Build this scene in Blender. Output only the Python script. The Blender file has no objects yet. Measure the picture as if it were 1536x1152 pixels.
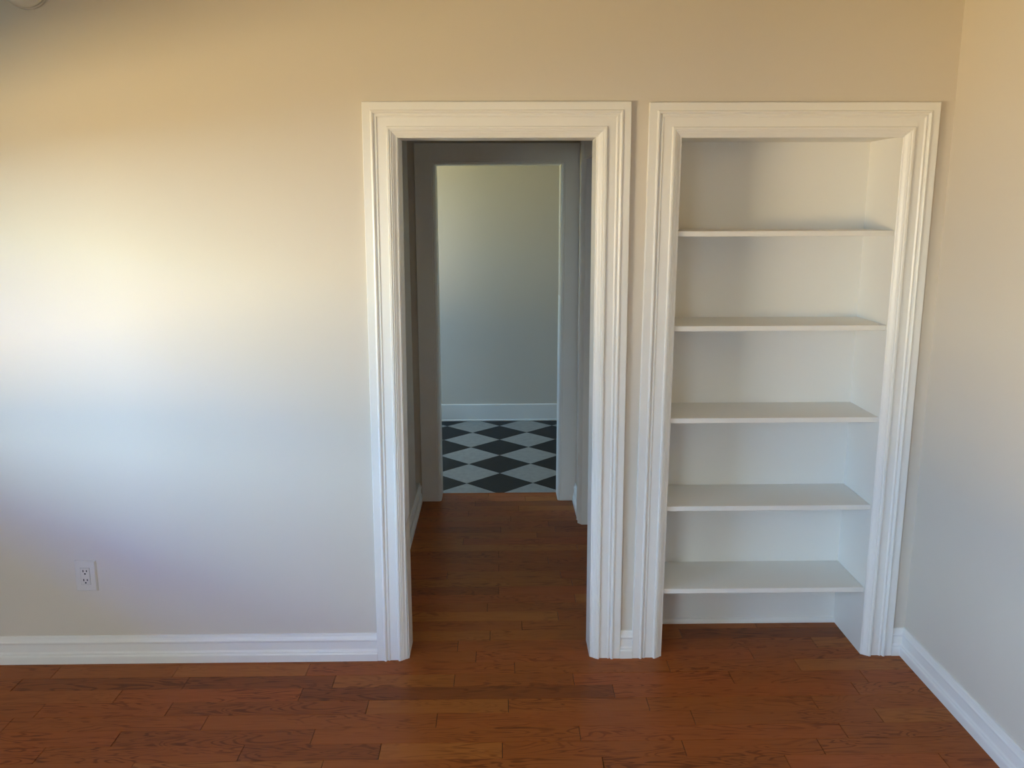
import bpy, bmesh, math, random
from mathutils import Vector, Matrix

# ------------------------------------------------------------------ camera
SC = bpy.context.scene
COL = SC.collection
CAM = (0.488, -3.1635, 1.7787)
PITCH, YAW, ROLL, FPX = -0.2013, 0.0148, -0.0027, 1286.3
cd = bpy.data.cameras.new('camera')
cd.sensor_fit = 'HORIZONTAL'; cd.sensor_width = 36.0
cd.lens = FPX / 1536.0 * 36.0
cd.clip_start = 0.05
cam = bpy.data.objects.new('camera', cd); COL.objects.link(cam)
_f = Vector((math.sin(YAW)*math.cos(PITCH), math.cos(YAW)*math.cos(PITCH), math.sin(PITCH)))
_r = Vector((math.cos(YAW), -math.sin(YAW), 0)); _u = _r.cross(_f)
_r2 = _r*math.cos(ROLL) + _u*math.sin(ROLL); _u2 = _u*math.cos(ROLL) - _r*math.sin(ROLL)
_m = Matrix((_r2, _u2, -_f)).transposed().to_4x4(); _m.translation = Vector(CAM)
cam.matrix_world = _m
SC.camera = cam

# ------------------------------------------------------------------ world, daylight, exposure
SC.view_settings.view_transform = 'Standard'
SC.view_settings.look = 'None'
SC.view_settings.gamma = 1.0
SC.view_settings.use_curve_mapping = False
SC.view_settings.exposure = 0.0
SC.cycles.max_bounces = 8
SC.cycles.caustics_reflective = False
SC.cycles.caustics_refractive = False

W = bpy.data.worlds.new('sky'); SC.world = W; W.use_nodes = True
W.node_tree.nodes['Background'].inputs[0].default_value = (0.55, 0.72, 1.0, 1)
W.node_tree.nodes['Background'].inputs[1].default_value = 0.05

def daylight(name, loc, target, sx, sy, energy, color, spread=180):
    d = bpy.data.lights.new(name, 'AREA'); d.shape = 'RECTANGLE'
    d.size = sx; d.size_y = sy; d.energy = energy; d.color = color; d.spread = math.radians(spread)
    o = bpy.data.objects.new(name, d); COL.objects.link(o)
    o.location = loc
    o.rotation_euler = (Vector(target) - Vector(loc)).to_track_quat('-Z', 'Y').to_euler()
    return o

# what the windows look out on, one daylight panel each: blue evening sky, pale sky near the horizon, sunlit street below; rear pair added as fill
# (window side, start, end, z0, z1, colour, radiance)
BANDS = [('left', -11.0, -5.6, 2.30, 3.10, (0.06, 0.23, 1.00), 80.0),
         ('left', -11.0, -5.6, 1.50, 2.40, (0.62, 0.90, 1.00), 125.0),
         ('left', -11.0, -5.6, 0.50, 1.22, (1.00, 0.72, 0.325), 143.0),
         ('left', -5.6, 0.0, 1.40, 3.20, (0.45, 0.68, 1.00), 30.0),
         ('left', -5.6, 0.0, 0.40, 1.30, (1.00, 0.74, 0.37), 72.0),
         ('rear', -5.5, 2.0, 1.42, 2.80, (0.70, 0.86, 1.00), 26.0),  # frontal fill added for the left side of the bookcase
         ('rear', -5.5, 2.0, -2.20, 0.00, (0.85, 1.00, 0.85), 26.0),  # greenish ambient fill added outside the rear window
         ('far', 1.2, 5.0, 1.90, 3.60, (0.31, 0.62, 1.00), 24.0),
         ('far', 1.2, 5.0, -0.80, 1.20, (1.00, 0.92, 0.38), 19.0)]
for k, (side, y0, y1, z0, z1, c, rad) in enumerate(BANDS):
    ww, yy, zz = y1-y0, (y0+y1)/2, (z0+z1)/2
    p, q = {'left': ((-5.6, yy, zz), (-4.6, yy, zz)), 'rear': ((yy, -8.0, zz), (yy, -7.0, zz)), 'far': ((-3.7, yy, zz), (-2.7, yy, zz))}[side]
    daylight('sky_panel' if z0 > 1.4 else 'daylight_fill_panel', p, q, ww, z1-z0, rad*ww*(z1-z0)*math.pi, c)  # second name also covers one left sky band and the rear fill

# ------------------------------------------------------------------ helpers
def mat(name):
    m = bpy.data.materials.new(name); m.use_nodes = True
    return m, m.node_tree.nodes, m.node_tree.links, m.node_tree.nodes['Principled BSDF']

def paint(name, col, rough, bump, scale, var=0.015, spec=0.5):
    m, N, L, b = mat(name)
    b.inputs['Roughness'].default_value = rough
    b.inputs['Specular IOR Level'].default_value = spec
    tc = N.new('ShaderNodeTexCoord')
    n1 = N.new('ShaderNodeTexNoise'); n1.inputs['Scale'].default_value = 3.0; n1.inputs['Detail'].default_value = 4
    L.new(tc.outputs['Object'], n1.inputs['Vector'])
    r = N.new('ShaderNodeValToRGB')
    r.color_ramp.elements[0].color = (*[c*(1-var) for c in col], 1)
    r.color_ramp.elements[1].color = (*[min(1, c*(1+var)) for c in col], 1)
    L.new(n1.outputs['Fac'], r.inputs['Fac']); L.new(r.outputs['Color'], b.inputs['Base Color'])
    n2 = N.new('ShaderNodeTexNoise'); n2.inputs['Scale'].default_value = scale; n2.inputs['Detail'].default_value = 3
    L.new(tc.outputs['Object'], n2.inputs['Vector'])
    bp = N.new('ShaderNodeBump'); bp.inputs['Strength'].default_value = bump; bp.inputs['Distance'].default_value = 0.002
    L.new(n2.outputs['Fac'], bp.inputs['Height']); L.new(bp.outputs['Normal'], b.inputs['Normal'])
    return m

def plain(name, col, rough=0.5, metal=0.0):
    m, N, L, b = mat(name)
    b.inputs['Base Color'].default_value = (*col, 1)
    b.inputs['Roughness'].default_value = rough; b.inputs['Metallic'].default_value = metal
    return m

def wood(name):
    m, N, L, b = mat(name)
    tc = N.new('ShaderNodeTexCoord'); oi = N.new('ShaderNodeObjectInfo')
    off = N.new('ShaderNodeVectorMath'); off.operation = 'MULTIPLY_ADD'
    cmb = N.new('ShaderNodeCombineXYZ')
    for k in range(3): L.new(oi.outputs['Random'], cmb.inputs[k])
    L.new(cmb.outputs[0], off.inputs[0]); off.inputs[1].default_value = (37.0, 61.0, 23.0)
    L.new(tc.outputs['Object'], off.inputs[2])
    def mapping(s):
        mp = N.new('ShaderNodeMapping'); mp.inputs['Scale'].default_value = s
        L.new(off.outputs[0], mp.inputs['Vector']); return mp
    # cathedral grain: distorted bands stretched along the board
    m1 = mapping((2.2, 15.0, 1.0))
    w = N.new('ShaderNodeTexNoise'); w.inputs['Scale'].default_value = 1.0; w.inputs['Detail'].default_value = 2.5
    w.inputs['Distortion'].default_value = 0.6
    L.new(m1.outputs[0], w.inputs['Vector'])
    mu = N.new('ShaderNodeMath'); mu.operation = 'MULTIPLY'; mu.inputs[1].default_value = 85.0
    L.new(w.outputs['Fac'], mu.inputs[0])
    sn = N.new('ShaderNodeMath'); sn.operation = 'SINE'; L.new(mu.outputs[0], sn.inputs[0])
    mr = N.new('ShaderNodeMapRange'); mr.inputs[1].default_value = 0.25; mr.inputs[2].default_value = 1.0
    L.new(sn.outputs[0], mr.inputs[0])
    # pores
    m2 = mapping((9.0, 260.0, 1.0))
    p = N.new('ShaderNodeTexNoise'); p.inputs['Scale'].default_value = 1.0; p.inputs['Detail'].default_value = 3
    L.new(m2.outputs[0], p.inputs['Vector'])
    pr = N.new('ShaderNodeMapRange'); pr.inputs[1].default_value = 0.45; pr.inputs[2].default_value = 0.75
    L.new(p.outputs['Fac'], pr.inputs[0])
    # slow blotches so that the grain comes and goes
    m3 = mapping((2.2, 7.0, 1.0))
    s = N.new('ShaderNodeTexNoise'); s.inputs['Scale'].default_value = 1.0; s.inputs['Detail'].default_value = 2
    L.new(m3.outputs[0], s.inputs['Vector'])
    sr = N.new('ShaderNodeMapRange'); sr.inputs[1].default_value = 0.36; sr.inputs[2].default_value = 0.60
    L.new(s.outputs['Fac'], sr.inputs[0])
    # board colour
    ramp = N.new('ShaderNodeValToRGB'); e = ramp.color_ramp.elements
    e[0].position = 0.0; e[0].color = (0.236, 0.067, 0.017, 1)
    e[1].position = 1.0; e[1].color = (0.404, 0.133, 0.028, 1)
    for pos, c in ((0.12, (0.299, 0.085, 0.019, 1)), (0.35, (0.346, 0.101, 0.022, 1)), (0.55, (0.330, 0.093, 0.020, 1)), (0.72, (0.373, 0.099, 0.024, 1)), (0.88, (0.351, 0.113, 0.024, 1))):
        x = e.new(pos); x.color = c
    L.new(oi.outputs['Random'], ramp.inputs['Fac'])
    def mix(a, f, dark, k):
        mm = N.new('ShaderNodeMath'); mm.operation = 'MULTIPLY'; mm.inputs[1].default_value = k
        L.new(f, mm.inputs[0])
        mx = N.new('ShaderNodeMix'); mx.data_type = 'RGBA'; mx.blend_type = 'MULTIPLY'
        L.new(mm.outputs[0], mx.inputs[0]); L.new(a, mx.inputs[6]); mx.inputs[7].default_value = dark
        return mx.outputs[2]
    gm = N.new('ShaderNodeMath'); gm.operation = 'MULTIPLY'
    L.new(mr.outputs[0], gm.inputs[0]); L.new(sr.outputs[0], gm.inputs[1])
    c = mix(ramp.outputs['Color'], gm.outputs[0], (0.42, 0.34, 0.30, 1), 0.78)
    c = mix(c, pr.outputs[0], (0.62, 0.55, 0.50, 1), 0.55)
    L.new(c, b.inputs['Base Color'])
    b.inputs['Roughness'].default_value = 0.36
    b.inputs['Specular IOR Level'].default_value = 0.16
    bp = N.new('ShaderNodeBump'); bp.inputs['Strength'].default_value = 0.12; bp.inputs['Distance'].default_value = 0.001
    L.new(p.outputs['Fac'], bp.inputs['Height']); L.new(bp.outputs['Normal'], b.inputs['Normal'])
    return m

def vinyl(name, col, var):
    m, N, L, b = mat(name)
    tc = N.new('ShaderNodeTexCoord')
    n = N.new('ShaderNodeTexNoise'); n.inputs['Scale'].default_value = 22; n.inputs['Detail'].default_value = 6
    L.new(tc.outputs['Object'], n.inputs['Vector'])
    r = N.new('ShaderNodeValToRGB')
    r.color_ramp.elements[0].position = 0.35; r.color_ramp.elements[1].position = 0.65
    r.color_ramp.elements[0].color = (*[c*(1-var) for c in col], 1)
    r.color_ramp.elements[1].color = (*[c*(1+var) for c in col], 1)
    L.new(n.outputs['Fac'], r.inputs['Fac']); L.new(r.outputs['Color'], b.inputs['Base Color'])
    b.inputs['Roughness'].default_value = 0.45
    b.inputs['Specular IOR Level'].default_value = 0.2
    return m

def clear_glass(name):
    m, N, L, b = mat(name)
    N.remove(b)
    t = N.new('ShaderNodeBsdfTransparent'); t.inputs[0].default_value = (0.97, 0.98, 0.97, 1)
    g = N.new('ShaderNodeBsdfGlossy'); g.inputs['Roughness'].default_value = 0.02
    mx = N.new('ShaderNodeMixShader'); mx.inputs[0].default_value = 0.05
    L.new(t.outputs[0], mx.inputs[1]); L.new(g.outputs[0], mx.inputs[2])
    L.new(mx.outputs[0], N['Material Output'].inputs['Surface'])
    return m

M = {
    'wall': paint('cream_wall_paint', (0.70, 0.645, 0.575), 0.60, 0.08, 160, 0.01, 0.3),
    'trim': paint('white_trim_gloss', (0.86, 0.855, 0.84), 0.33, 0.05, 60, 0.01, 0.5),
    'shelf': paint('white_shelf_paint', (0.85, 0.835, 0.80), 0.42, 0.05, 70, 0.01, 0.4),
    'ceil': paint('ceiling_paint', (0.62, 0.58, 0.51), 0.85, 0.1, 120, 0.01, 0.2),
    'wood': wood('stained_oak_board'),
    'subfloor': plain('dark_board_gap', (0.03, 0.012, 0.006), 0.8),
    'black': vinyl('charcoal_tile', (0.0075, 0.0085, 0.0105), 0.25),
    'white': vinyl('pale_grey_tile', (0.30, 0.305, 0.30), 0.08),
    'grout': plain('tile_joint', (0.16, 0.16, 0.155), 0.8),
    'plate': plain('outlet_plastic', (0.70, 0.67, 0.63), 0.4),
    'groove': plain('outlet_groove_grey', (0.30, 0.29, 0.28), 0.6),
    'slot': plain('outlet_slot_dark', (0.01, 0.01, 0.012), 0.6),
    'alarm': plain('alarm_plastic', (0.74, 0.70, 0.62), 0.45),
    'vent': plain('alarm_vent_dark', (0.10, 0.085, 0.07), 0.7),
    'brass': plain('brass', (0.55, 0.40, 0.17), 0.35, 1.0),
    'glass': clear_glass('window_glass'),
}

def link(name, bm, m, parent=None, smooth=False):
    bmesh.ops.recalc_face_normals(bm, faces=bm.faces)
    me = bpy.data.meshes.new(name); bm.to_mesh(me); bm.free()
    me.materials.append(M[m])
    if smooth:
        for p in me.polygons: p.use_smooth = True
    o = bpy.data.objects.new(name, me); COL.objects.link(o)
    if parent: o.parent = parent
    return o

def root(name, loc=(0, 0, 0)):
    o = bpy.data.objects.new(name, None); o.empty_display_size = 0.1; COL.objects.link(o); o.location = loc
    return o

def tag(o, label, cat, kind=None, group=None):
    o['label'] = label; o['category'] = cat
    if kind: o['kind'] = kind
    if group: o['group'] = group
    return o

def box(bm, a, b, bevel=0.0):
    x0, y0, z0 = a; x1, y1, z1 = b
    v = [bm.verts.new(p) for p in ((x0,y0,z0),(x1,y0,z0),(x1,y1,z0),(x0,y1,z0),(x0,y0,z1),(x1,y0,z1),(x1,y1,z1),(x0,y1,z1))]
    fs = [bm.faces.new([v[i] for i in q]) for q in ((3,2,1,0),(4,5,6,7),(0,1,5,4),(1,2,6,5),(2,3,7,6),(3,0,4,7))]
    if bevel:
        es = list({e for f in fs for e in f.edges})
        bmesh.ops.bevel(bm, geom=es, offset=bevel, segments=1, affect='EDGES')

def boxes(name, lst, m, parent=None, bevel=0.0):
    bm = bmesh.new()
    for a, b in lst: box(bm, a, b, bevel)
    return link(name, bm, m, parent)

def sweep(name, rings, m, parent, close_profile=True):
    """rings: list of lists of points (same profile at consecutive stations)"""
    bm = bmesh.new()
    R = [[bm.verts.new(p) for p in r] for r in rings]
    n = len(R[0])
    for a, b in zip(R, R[1:]):
        for i in range(n if close_profile else n-1):
            j = (i+1) % n
            bm.faces.new((a[i], a[j], b[j], b[i]))
    bm.faces.new(R[0]); bm.faces.new(R[-1])
    return link(name, bm, m, parent)

# ------------------------------------------------------------------ dimensions
XL, XR = -2.45, 2.1226          # left and right wall faces
YF, YB = -4.9, 0.018            # rear wall face, front face of the back wall
ZC = 2.62                       # ceiling
YW = 0.150                      # hall side of the back wall
YC = 1.915                      # face plane of the far doorway casing
YT = 2.068                      # where boards meet tiles
YE = 3.984                      # far room end wall
HX0, HX1 = -0.013, 0.956        # hall side walls
T = 0.15
# casing outer corners (x bottom, x top) and tops
DL, DR, DZ = (-0.009, 0.007), (0.968, 0.962), 2.151
SL, SR, SZ = (1.016, 1.026), (2.070, 2.066), 2.148
CW = 0.121

# ------------------------------------------------------------------ walls, ceiling
boxes('wall_back', [((XL-T, YB, 0), (0.118, YW, ZC)), ((0.118, YB, 2.04), (0.846, YW, ZC)),
                    ((0.846, YB, 0), (1.120, YW, ZC)), ((1.120, YB, 2.05), (1.965, YW, ZC)),
                    ((1.965, YB, 0), (XR+T, YW, ZC))], 'wall')
tag(bpy.data.objects['wall_back'], 'cream painted wall around the open doorway and the built-in shelves', 'wall', 'structure')
tag(boxes('wall_right', [((XR, YF-T, 0), (XR+T, YB, ZC))], 'wall'), 'cream painted side wall right of the built-in shelves', 'wall', 'structure')
W1 = (-3.20, -1.80, 1.03, 1.93)     # window in the left wall: y0 y1 z0 z1
tag(boxes('wall_left', [((XL-T, YF-T, 0), (XL, W1[0], ZC)), ((XL-T, W1[1], 0), (XL, YB, ZC)),
                        ((XL-T, W1[0], 0), (XL, W1[1], W1[2])), ((XL-T, W1[0], W1[3]), (XL, W1[1], ZC))], 'wall'),
    'cream painted side wall with a window, left of the camera', 'wall', 'structure')
W2 = (-1.90, -0.50, 0.90, 1.90)     # unseen window added in the rear wall for frontal light: x0 x1 z0 z1
tag(boxes('wall_rear', [((XL, YF-T, 0), (W2[0], YF, ZC)), ((W2[1], YF-T, 0), (XR, YF, ZC)),
                        ((W2[0], YF-T, 0), (W2[1], YF, W2[2])), ((W2[0], YF-T, W2[3]), (W2[1], YF, ZC))], 'wall'),
    'cream painted wall with an added window behind the camera', 'wall', 'structure')
tag(boxes('ceiling', [((XL-T, YF-T, ZC), (XR+T, YE+T, ZC+0.1))], 'ceil'), 'pale flat painted ceiling above the rooms', 'ceiling', 'structure')

def window(name, label, along, a0, a1, z0, z1, face, out, rail=True):
    """frame, with or without a meeting rail; along is the axis (0 x, 1 y) the opening runs on"""
    t = tag(root(name, (0, 0, 0)), label, 'window', 'structure')
    def bx(u0, u1, w0, w1, d0, d1):
        d0, d1 = sorted((face + out*d0, face + out*d1))
        return ((u0, d0, w0), (u1, d1, w1)) if along == 0 else ((d0, u0, w0), (d1, u1, w1))
    k = 0.05; zm = (z0+z1)/2
    boxes('window_frame', [bx(a0, a0+k, z0, z1, .03, .11), bx(a1-k, a1, z0, z1, .03, .11),
                           bx(a0+k, a1-k, z1-k, z1, .03, .11), bx(a0+k, a1-k, z0, z0+k, .03, .11),
                           *([bx(a0+k, a1-k, zm-.02, zm+.02, .04, .09)] if rail else [])], 'trim', t)
    boxes('window_sill', [bx(a0-.06, a1+.06, z0-.03, z0, -.05, .03)], 'trim', t, 0.004)
    for w0, w1 in ((z0+k, zm-.02), (zm+.02, z1-k)) if rail else ((z0+k, z1-k),):
        boxes('pane', [bx(a0+k, a1-k, w0, w1, .064, .068)], 'glass', t)
window('window_1', 'white framed window in the left wall, outside the picture', 1, W1[0], W1[1], W1[2], W1[3], XL, -1, False)

# hall behind the doorway; its left wall is set back near the far doorway to shade a strip
boxes_l = [((HX0-T, YW, 0), (HX0, 1.715, ZC)), ((HX0-T, 1.715, 0), (HX0, YC+.018, .115)), ((HX0-T, 1.715, .115), (HX0-.06, YC+.018, ZC))]
tag(boxes('wall_hall_left', boxes_l, 'wall'), 'shaded cream wall on the left inside the hall', 'wall', 'structure')
SD0, SD1 = 0.66, 1.50               # side door opening in the right hall wall
tag(boxes('wall_hall_right', [((HX1, YW, 0), (HX1+.13, SD0, ZC)), ((HX1, SD1, 0), (HX1+.13, YC+.018, ZC)), ((HX1, SD0, 2.04), (HX1+.13, SD1, ZC))], 'wall'),
    'shaded cream wall on the right inside the hall', 'wall', 'structure')
FX0, FX1, FZ = 0.121, 0.850, 2.044  # far doorway opening
tag(boxes('wall_hall_end', [((-1.6, YC+.018, 0), (FX0, 2.075, ZC)), ((FX1, YC+.018, 0), (2.2, 2.075, ZC)), ((FX0, YC+.018, FZ), (FX1, 2.075, ZC))], 'wall'),
    'cream wall at the end of the hall around the far doorway', 'wall', 'structure')
tag(boxes('wall_far', [((-1.6, YE, 0), (2.2, YE+T, ZC))], 'wall'), 'pale wall beyond the chequered tiles', 'wall', 'structure')
FWY = (2.55, 3.65, 0.95, 2.2)
tag(boxes('wall_far_left', [((-1.75, 2.0, 0), (-1.6, FWY[0], ZC)), ((-1.75, FWY[1], 0), (-1.6, YE+T, ZC)),
                            ((-1.75, FWY[0], 0), (-1.6, FWY[1], FWY[2])), ((-1.75, FWY[0], FWY[3]), (-1.6, FWY[1], ZC))], 'wall'),
    'left wall of the tiled room with a window, hidden from the doorway', 'wall', 'structure')
tag(boxes('wall_far_right', [((2.2, 2.0, 0), (2.35, YE+T, ZC))], 'wall'), 'right wall of the tiled room, hidden from the doorway', 'wall', 'structure')
window('window_2', 'added white framed window in the rear wall behind the camera', 0, W2[0], W2[1], W2[2], W2[3], YF, -1)
window('window_3', 'white framed window lighting the tiled room', 1, FWY[0], FWY[1], FWY[2], FWY[3], -1.6, -1)

# ------------------------------------------------------------------ casings
# profile: u inwards from the outer edge, h proud of the wall face
PROF = [(0, 0), (0, .016), (.002, .018), (.028, .018), (.030, .0225), (.0345, .0240), (.0385, .0215), (.0405, .0150),
        (.0440, .0150), (.0455, .0175), (.0490, .0180), (.0520, .0150), (.0540, .0138), (.0835, .0138), (.0850, .0205),
        (.0870, .0220), (.0935, .0215), (.0965, .0180), (.0995, .0180), (.1015, .0150), (.1060, .0130), (.1120, .0075),
        (.1165, .0045), (.1185, .0045), (.1210, .0020), (.1210, 0)]

FLAT = [(0, 0), (0, .013), (.002, .016), (.100, .016), (.102, .0145), (.104, .0145), (.106, .016), (.109, .016), (.111, .0135), (.113, .0135), (.116, .012), (.1195, .009), (.1210, .006), (.1210, 0)]

def casing(name, label, L, R, z, y, wdt=CW, prof=PROF):
    """mitred three-sided casing; L, R = (x bottom, x top) of the outer edges; y = wall face"""
    t = tag(root(name, ((L[0]+R[0])/2, y, 0)), label, 'door casing', 'structure')
    t_inv = Vector(t.location)
    s = wdt / CW
    def st(kind):
        out = []
        for u, h in prof:
            u *= s
            p = {'lb': (L[0]+u, y-h, 0), 'lt': (L[1]+u, y-h, z-u), 'rt': (R[1]-u, y-h, z-u), 'rb': (R[0]-u, y-h, 0)}[kind]
            out.append(Vector(p) - t_inv)
        return out
    sweep('casing_leg', [st('lb'), st('lt')], 'trim', t)
    sweep('casing_head', [st('lt'), st('rt')], 'trim', t)
    sweep('casing_leg', [st('rt'), st('rb')], 'trim', t)
    return t

def jamb(t, L, R, z, y0, y1, wdt=CW, th=0.006, m='trim'):
    """three boards lining an opening; L, R outer casing corners"""
    o = Vector(t.location); i = wdt + 0.0015
    def quad(name, pts):
        bm = bmesh.new()
        for yy in (y0, y1): pass
        A = [bm.verts.new(Vector((p[0], y0, p[1])) - o) for p in pts]
        B = [bm.verts.new(Vector((p[0], y1, p[1])) - o) for p in pts]
        bm.faces.new(A); bm.faces.new(B)
        for k in range(4): bm.faces.new((A[k], A[(k+1) % 4], B[(k+1) % 4], B[k]))
        link(name, bm, m, t)
    quad('jamb', [(L[0]+i-th, 0), (L[0]+i, 0), (L[1]+i, z-i), (L[1]+i-th, z-i)])
    quad('jamb', [(R[0]-i, 0), (R[0]-i+th, 0), (R[1]-i+th, z-i), (R[1]-i, z-i)])
    quad('jamb_head', [(L[1]+i-th, z-i), (R[1]-i+th, z-i), (R[1]-i+th, z-i+th), (L[1]+i-th, z-i+th)])

t1 = casing('trim_1', 'white moulded casing around the open doorway', DL, DR, DZ, YB)
jamb(t1, DL, DR, DZ, YB, YW+.002, th=0.010)
t2 = casing('trim_2', 'white moulded casing framing the built-in shelves', SL, SR, SZ, YB)
t3 = casing('trim_3', 'shaded casing around the far doorway to the tiles', (0.003, 0.004), (0.965, 0.973), 2.150, YC+.018, 0.1185, FLAT)
jamb(t3, (0.003, 0.004), (0.965, 0.973), 2.150, YC+.018, 2.080, 0.1185, 0.006)

# side door casing in the hall (faces -x) with its closed door
t4 = tag(root('trim_4', (HX1, 1.08, 0)), 'shaded casing of the side door, right inside the hall', 'door casing', 'structure')
def side_leg(y_out, sgn, name):
    r = []
    for z in (0, 2.14):
        r.append([Vector((HX1-h, y_out+sgn*u*.87, z)) - t4.location for u, h in PROF])
    sweep(name, r, 'trim', t4)
side_leg(SD1+.105, -1, 'casing_leg'); side_leg(SD0-.105, 1, 'casing_leg')
bm = bmesh.new(); box(bm, (-.018, SD0-1.08, 2.035), (0, SD1-1.08, 2.14)); link('casing_head', bm, 'trim', t4)
bm = bmesh.new(); box(bm, (0, SD1-1.08-.001, 0), (.13, SD1-1.08+.0, 2.04)); link('jamb', bm, 'trim', t4)
d1 = tag(root('door_1', (HX1+.07, (SD0+SD1)/2, 0)), 'closed white side door, right inside the hall', 'door', 'structure')
hw = (SD1-SD0)/2-.004
boxes('door_panel', [((.012, -hw+.02, .02), (.024, hw-.02, 2.0))], 'trim', d1)
for y in (-hw, hw-.11): boxes('stile', [((0, y, .008), (.036, y+.11, 2.03))], 'trim', d1)
for z0, z1 in ((.008, .2), (.9, 1.05), (1.92, 2.03)): boxes('rail', [((0, -hw+.11, z0), (.036, hw-.11, z1))], 'trim', d1)
bm = bmesh.new(); bmesh.ops.create_uvsphere(bm, u_segments=16, v_segments=10, radius=.028, matrix=Matrix.Translation((-.045, -hw+.06, .95)))
bmesh.ops.create_cone(bm, cap_ends=True, segments=12, radius1=.012, radius2=.012, depth=.05, matrix=Matrix.Translation((-.02, -hw+.06, .95)) @ Matrix.Rotation(math.pi/2, 4, 'Y'))
link('door_knob', bm, 'brass', d1, True)

# ------------------------------------------------------------------ baseboards
BPROF = [(0, 0), (.020, 0), (.020, .030), (.0185, .034), (.0150, .037), (.0165, .040), (.0150, .0445), (.0125, .047), (.0110, .050),
         (.0105, .080), (.0115, .083), (.0145, .0865), (.0145, .091), (.0115, .096), (.0090, .104), (.0075, .1125), (.0050, .115), (0, .115)]
FPROF = [(0, 0), (.018, 0), (.020, .004), (.019, .012), (.014, .016), (.014, .134), (.0145, .138), (.0125, .1445), (.010, .147), (0, .147)]
def base(name, label, p0, p1, nrm, m0=0.0, m1=0.0, prof=BPROF):
    """p0,p1 on the wall face; nrm points into the room; m0,m1 mitre amounts along the run"""
    p0 = Vector((*p0, 0)); p1 = Vector((*p1, 0)); n = Vector((*nrm, 0)); d = (p1-p0).normalized()
    c = (p0+p1)/2
    rings = [[p0 + n*t + d*(t*m0) + Vector((0, 0, z)) - c for t, z in prof],
             [p1 + n*t - d*(t*m1) + Vector((0, 0, z)) - c for t, z in prof]]
    o = sweep(name, rings, 'trim', None); o.location = c
    return tag(o, label, 'baseboard', 'structure')
base('baseboard_back', 'white moulded baseboard along the wall below the outlet', (XL, YB), (-0.0085, YB), (0, -1), 1, 0)
base('baseboard_middle', 'short white baseboard piece between doorway and shelf casings', (0.9675, YB), (1.0165, YB), (0, -1))
base('baseboard_corner', 'tiny white baseboard piece between shelf casing and right wall', (2.0695, YB), (XR, YB), (0, -1), 0, 1)
base('baseboard_right', 'white moulded baseboard along the right wall', (XR, YB), (XR, YF), (-1, 0), 1, 1)
base('baseboard_left', 'white moulded baseboard under the left window', (XL, YF), (XL, YB), (1, 0), 1, 1)
base('baseboard_hall_left', 'shaded baseboard on the left inside the hall', (HX0, YW), (HX0, YC+.017), (1, 0))
base('baseboard_hall_right', 'short shaded baseboard on the right by the far doorway', (HX1, YC+.017), (HX1, SD1+.1055), (-1, 0))
base('baseboard_far', 'tall white baseboard behind the chequered tiles', (-1.6, YE), (2.2, YE), (0, -1), 0, 0, FPROF)

# ------------------------------------------------------------------ floor of boards
PW, PY0 = 0.0878, -0.0188
fl = tag(root('floor', (0, 0, 0)), 'reddish brown stained oak board floor', 'floor', 'structure')
boxes('subfloor', [((XL-T, YF-T, -.10), (XR+T, YT, -.004))], 'subfloor', fl)

JOINTS_PX = '''86,1006 265,1005 462,1004 772,1002 1003,1000 1198,1000
281,1021 501.5,1021 681.5,1020 860.5,1019 1098,1018 1299,1018
176,1045 451.5,1040 920.5,1036 1286.5,1037
61,1064 255,1061 551.5,1058 762.5,1058 972,1056 1224,1057
308.5,1081 655,1080 1040,1077 1322,1078
175,1107 470,1102 869.5,1098 1268,1100
62,1129 362,1127 570,1125 753.5,1123 1026,1121 1233,1122
484,1145 904.5,1143 1183,1145 1418,1143
714,986 1128,982 735,955 1224,968 783,939 1135,940
731,912 748,886 748,852 671,863 841,863 858,874 863,899 748,831 822,840 695,812 805.6,803 751,791 833,794
702.5,770 766,777 778,763 713,754 788,748 865,818'''
def floor_point(px, py):
    d = _r2*((px-768)/FPX) + _u2*((576-py)/FPX) + _f
    t = -CAM[2]/d.z
    return CAM[0]+d.x*t, CAM[1]+d.y*t
rows = {}
for s in JOINTS_PX.split():
    x, y = floor_point(*map(float, s.split(',')))
    rows.setdefault(math.floor((y-PY0)/PW), []).append(x)
rng = random.Random(7)
R0 = math.floor((YF-PY0)/PW); R1 = math.floor((YT-PY0)/PW)
GAP = 0.0006
kept = 0
rest = bmesh.new()
for r in range(R1, R0-1, -1):
    y0, y1 = max(YF, PY0 + r*PW), min(YT, PY0 + (r+1)*PW)
    if y0 > 0.295: x0, x1 = HX0, HX1+.128
    elif y0 > YB: x0, x1 = HX0, 1.955
    else: x0, x1 = XL, XR
    js = sorted(rows.get(r, []))
    js = [j for j in js if x0+.08 < j < x1-.08]
    # carry the row on past the joints that can be seen
    if not js: js = [x0 + rng.uniform(.2, .9)]
    while js[0] - x0 > 1.0: js.insert(0, js[0] - rng.uniform(.45, .95))
    while x1 - js[-1] > 1.0: js.append(js[-1] + rng.uniform(.45, .95))
    if r < -12:
        js = []; x = x0 + rng.uniform(.2, .9)
        while x < x1-.2: js.append(x); x += rng.uniform(.4, 1.0)
    xs = [x0] + js + [x1]
    for a, b in zip(xs, xs[1:]):
        c = Vector(((a+b)/2, (y0+y1)/2, 0)); hx, hy = (b-a)/2-GAP*1.9, (y1-y0)/2-GAP*.6
        dz = rng.uniform(-.0005, 0)
        if kept < 240 and r >= -14:
            bm = bmesh.new(); box(bm, (-hx, -hy, -.012), (hx, hy, dz))
            o = link('floor_board', bm, 'wood', fl); o.location = c; kept += 1
        else:
            box(rest, (c.x-hx, c.y-hy, -.012), (c.x+hx, c.y+hy, dz))
rest_o = link('floor_boards', rest, 'wood', fl); rest_o['kind'] = 'stuff'

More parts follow.
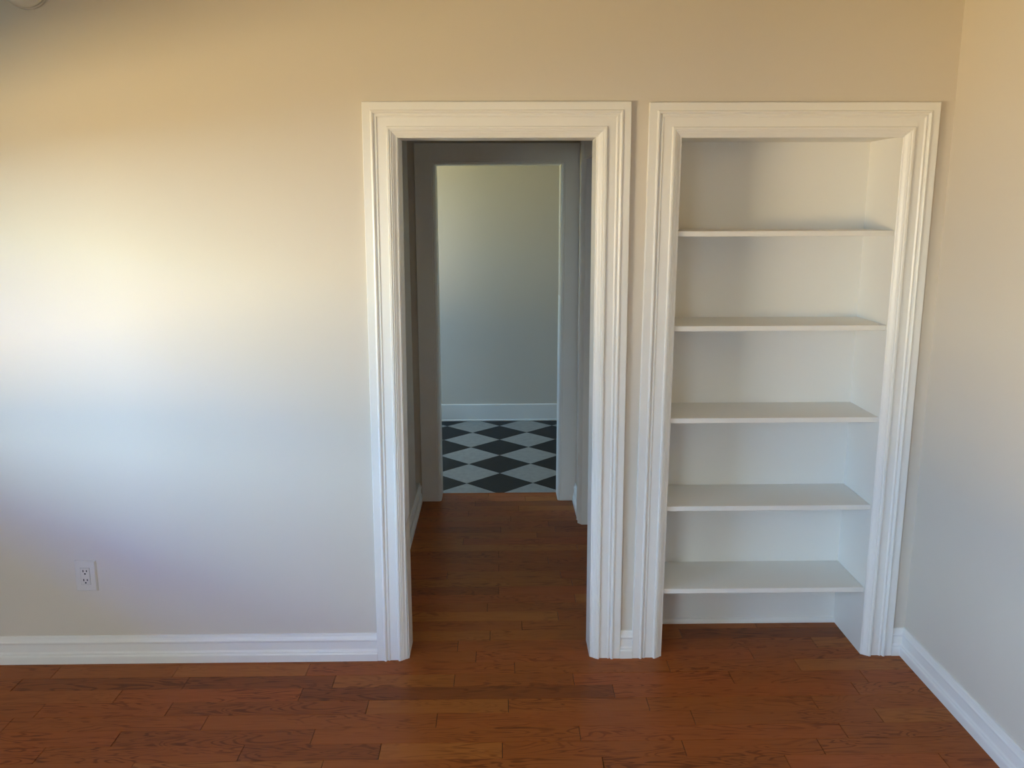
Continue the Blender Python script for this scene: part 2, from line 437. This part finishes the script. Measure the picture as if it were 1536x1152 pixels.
# ------------------------------------------------------------------ chequered tile floor
tf = tag(root('floor_tiled', (0.4863, 2.4903, 0)), 'black and pale grey chequered tile floor laid diagonally', 'floor', 'structure')
boxes('tile_bed', [((-1.75-.4863, YT-2.4903, -.10), (2.35-.4863, YE+T-2.4903, -.003))], 'grout', tf)
boxes('threshold_edge', [((HX0-.4863, YT-.004-2.4903, -.05), (HX1-.4863, YT+.004-2.4903, .0012))], 'wood', tf)
S = 0.2191
def clip(poly, axis, val, keep):
    out = []
    for k in range(len(poly)):
        a, b = poly[k], poly[(k+1) % len(poly)]
        ia, ib = (a[axis]-val)*keep >= 0, (b[axis]-val)*keep >= 0
        if ia: out.append(a)
        if ia != ib:
            t = (val-a[axis])/(b[axis]-a[axis])
            out.append((a[0]+(b[0]-a[0])*t, a[1]+(b[1]-a[1])*t))
    return out
g = 0.0014
for i in range(-11, 10):
    for j in range(-4, 9):
        if (i+j) % 2 == 0: continue
        # vertices of tiles sit where i+j is even, centres where it is odd
        cx, cy = S*i, S*j
        q = [(cx-S+g, cy), (cx, cy-S+g), (cx+S-g, cy), (cx, cy+S-g)]
        for ax, v, k in ((0, -1.6-.4863, 1), (0, 2.2-.4863, -1), (1, YT+.004-2.4903, 1), (1, YE-2.4903, -1)):
            if q: q = clip(q, ax, v, k)
        if len(q) < 3: continue
        area = abs(sum(q[k][0]*q[(k+1) % len(q)][1]-q[(k+1) % len(q)][0]*q[k][1] for k in range(len(q))))/2
        if area < 1e-4: continue
        bm = bmesh.new()
        A = [bm.verts.new((x, y, -.004)) for x, y in q]; B = [bm.verts.new((x, y, 0)) for x, y in q]
        bm.faces.new(B); bm.faces.new(A)
        for k in range(len(q)): bm.faces.new((A[k], A[(k+1) % len(q)], B[(k+1) % len(q)], B[k]))
        link('floor_tile', bm, 'white' if j % 2 == 0 else 'black', tf)

# ------------------------------------------------------------------ built-in bookcase
NX0, NX1, NY0, NY1, NZ = 1.137, 1.949, 0.022, 0.302, 2.033
bc = tag(root('built_in_bookcase', (0, 0, 0)), 'white built-in bookcase with five empty shelves set into the wall', 'bookcase')
bc.location = ((NX0+NX1)/2, 0.15, 0); bo = Vector(bc.location)
def bpart(name, a, b, bevel=0.0, m='shelf'):
    bm = bmesh.new(); box(bm, tuple(Vector(a)-bo), tuple(Vector(b)-bo), bevel); return link(name, bm, m, bc)
bpart('back_panel', (NX0-.015, NY1, 0), (NX1+.015, NY1+.012, NZ+.015))
bpart('side_panel', (NX0-.015, NY0, 0), (NX0, NY1, NZ+.015))
bpart('side_panel', (NX1, NY0, 0), (NX1+.015, NY1, NZ+.015))
bpart('top_panel', (NX0, NY0, NZ), (NX1, NY1, NZ+.015))
for z in (1.697, 1.345, 0.988, 0.632, 0.284):
    bpart('shelf', (NX0+.0005, 0.030, z-.020), (NX1-.0005, NY1-.0005, z), 0.0012)
def qround(p0, p1, n):
    p0 = Vector((*p0, 0)); p1 = Vector((*p1, 0)); n = Vector((*n, 0)); r = .014
    pr = [(0, 0)] + [(r*math.cos(a), r*math.sin(a)*1.5) for a in (0, .4, .8, 1.2, math.pi/2)]
    sweep('quarter_round', [[p + n*t + Vector((0, 0, z)) - bo for t, z in pr] for p in (p0, p1)], 'shelf', bc)
qround((NX0, NY1), (NX1, NY1), (0, -1))

# ------------------------------------------------------------------ outlet and smoke alarm
ou = tag(root('wall_outlet', (-1.141, YB, 0.371)), 'white electrical outlet on the wall above the left baseboard', 'outlet')
ou.rotation_euler = (0, math.radians(0.6), 0)
bm = bmesh.new()
ring = []
for d, (w, h) in ((0, (.0420, .0635)), (-.003, (.0420, .0635)), (-.0100, (.0375, .0590))):
    ring.append([bm.verts.new((sx*w, d, sz*h)) for sx, sz in ((-1, -1), (1, -1), (1, 1), (-1, 1))])
for a, b in zip(ring, ring[1:]):
    for k in range(4): bm.faces.new((a[k], a[(k+1) % 4], b[(k+1) % 4], b[k]))
bm.faces.new(ring[0]); bm.faces.new(ring[-1])
link('cover_plate', bm, 'plate', ou)
bm = bmesh.new(); box(bm, (-.0175, -.0120, -.0345), (.0175, -.004, .0345), .0012)
rc = link('receptacle', bm, 'plate', ou)
boxes('insert_gap', [((-.0183, -.0102, -.0353), (.0188, -.006, .0353))], 'groove', ou)
for zc in (.0185, -.0190):
    for x, hh in ((-.0068, .0046), (.0068, .0038)):
        boxes('slot', [((x-.0019, -.0123, zc+.004-hh), (x+.0019, -.009, zc+.004+hh))], 'slot', rc)
    bm = bmesh.new()
    bmesh.ops.create_cone(bm, cap_ends=True, segments=12, radius1=.0034, radius2=.0034, depth=.002,
                          matrix=Matrix.Translation((0, -.0114, zc-.0075)) @ Matrix.Rotation(math.pi/2, 4, 'X'))
    link('ground_hole', bm, 'slot', rc)

def lathe(name, prof, m, parent, seg=48):
    bm = bmesh.new(); rr = []
    for r, d in prof:
        rr.append([bm.verts.new((r*math.cos(2*math.pi*k/seg), -d, r*math.sin(2*math.pi*k/seg))) for k in range(seg)])
    for a, b in zip(rr, rr[1:]):
        for k in range(seg): bm.faces.new((a[k], a[(k+1) % seg], b[(k+1) % seg], b[k]))
    bm.faces.new(rr[0]); bm.faces.new(rr[-1])
    o = link(name, bm, m, parent)
    for p in o.data.polygons: p.use_smooth = len(p.vertices) == 4
    return o
sa = tag(root('smoke_alarm', (-1.128, YB, 2.540)), 'round beige smoke alarm high on the wall at the top left', 'smoke alarm')
lathe('mounting_base', [(.084, 0), (.084, .010), (.082, .012)], 'alarm', sa)
lathe('vent_ring', [(.073, .012), (.073, .018)], 'vent', sa)
lathe('cover', [(.081, .018), (.082, .023), (.078, .034), (.066, .039), (.030, .040), (.028, .037), (.010, .037)], 'alarm', sa)
bm = bmesh.new()
bmesh.ops.create_cone(bm, cap_ends=True, segments=16, radius1=.008, radius2=.007, depth=.006, matrix=Matrix.Translation((-.030, -.0395, -.035)) @ Matrix.Rotation(math.pi/2, 4, 'X'))
link('test_button', bm, 'alarm', sa)
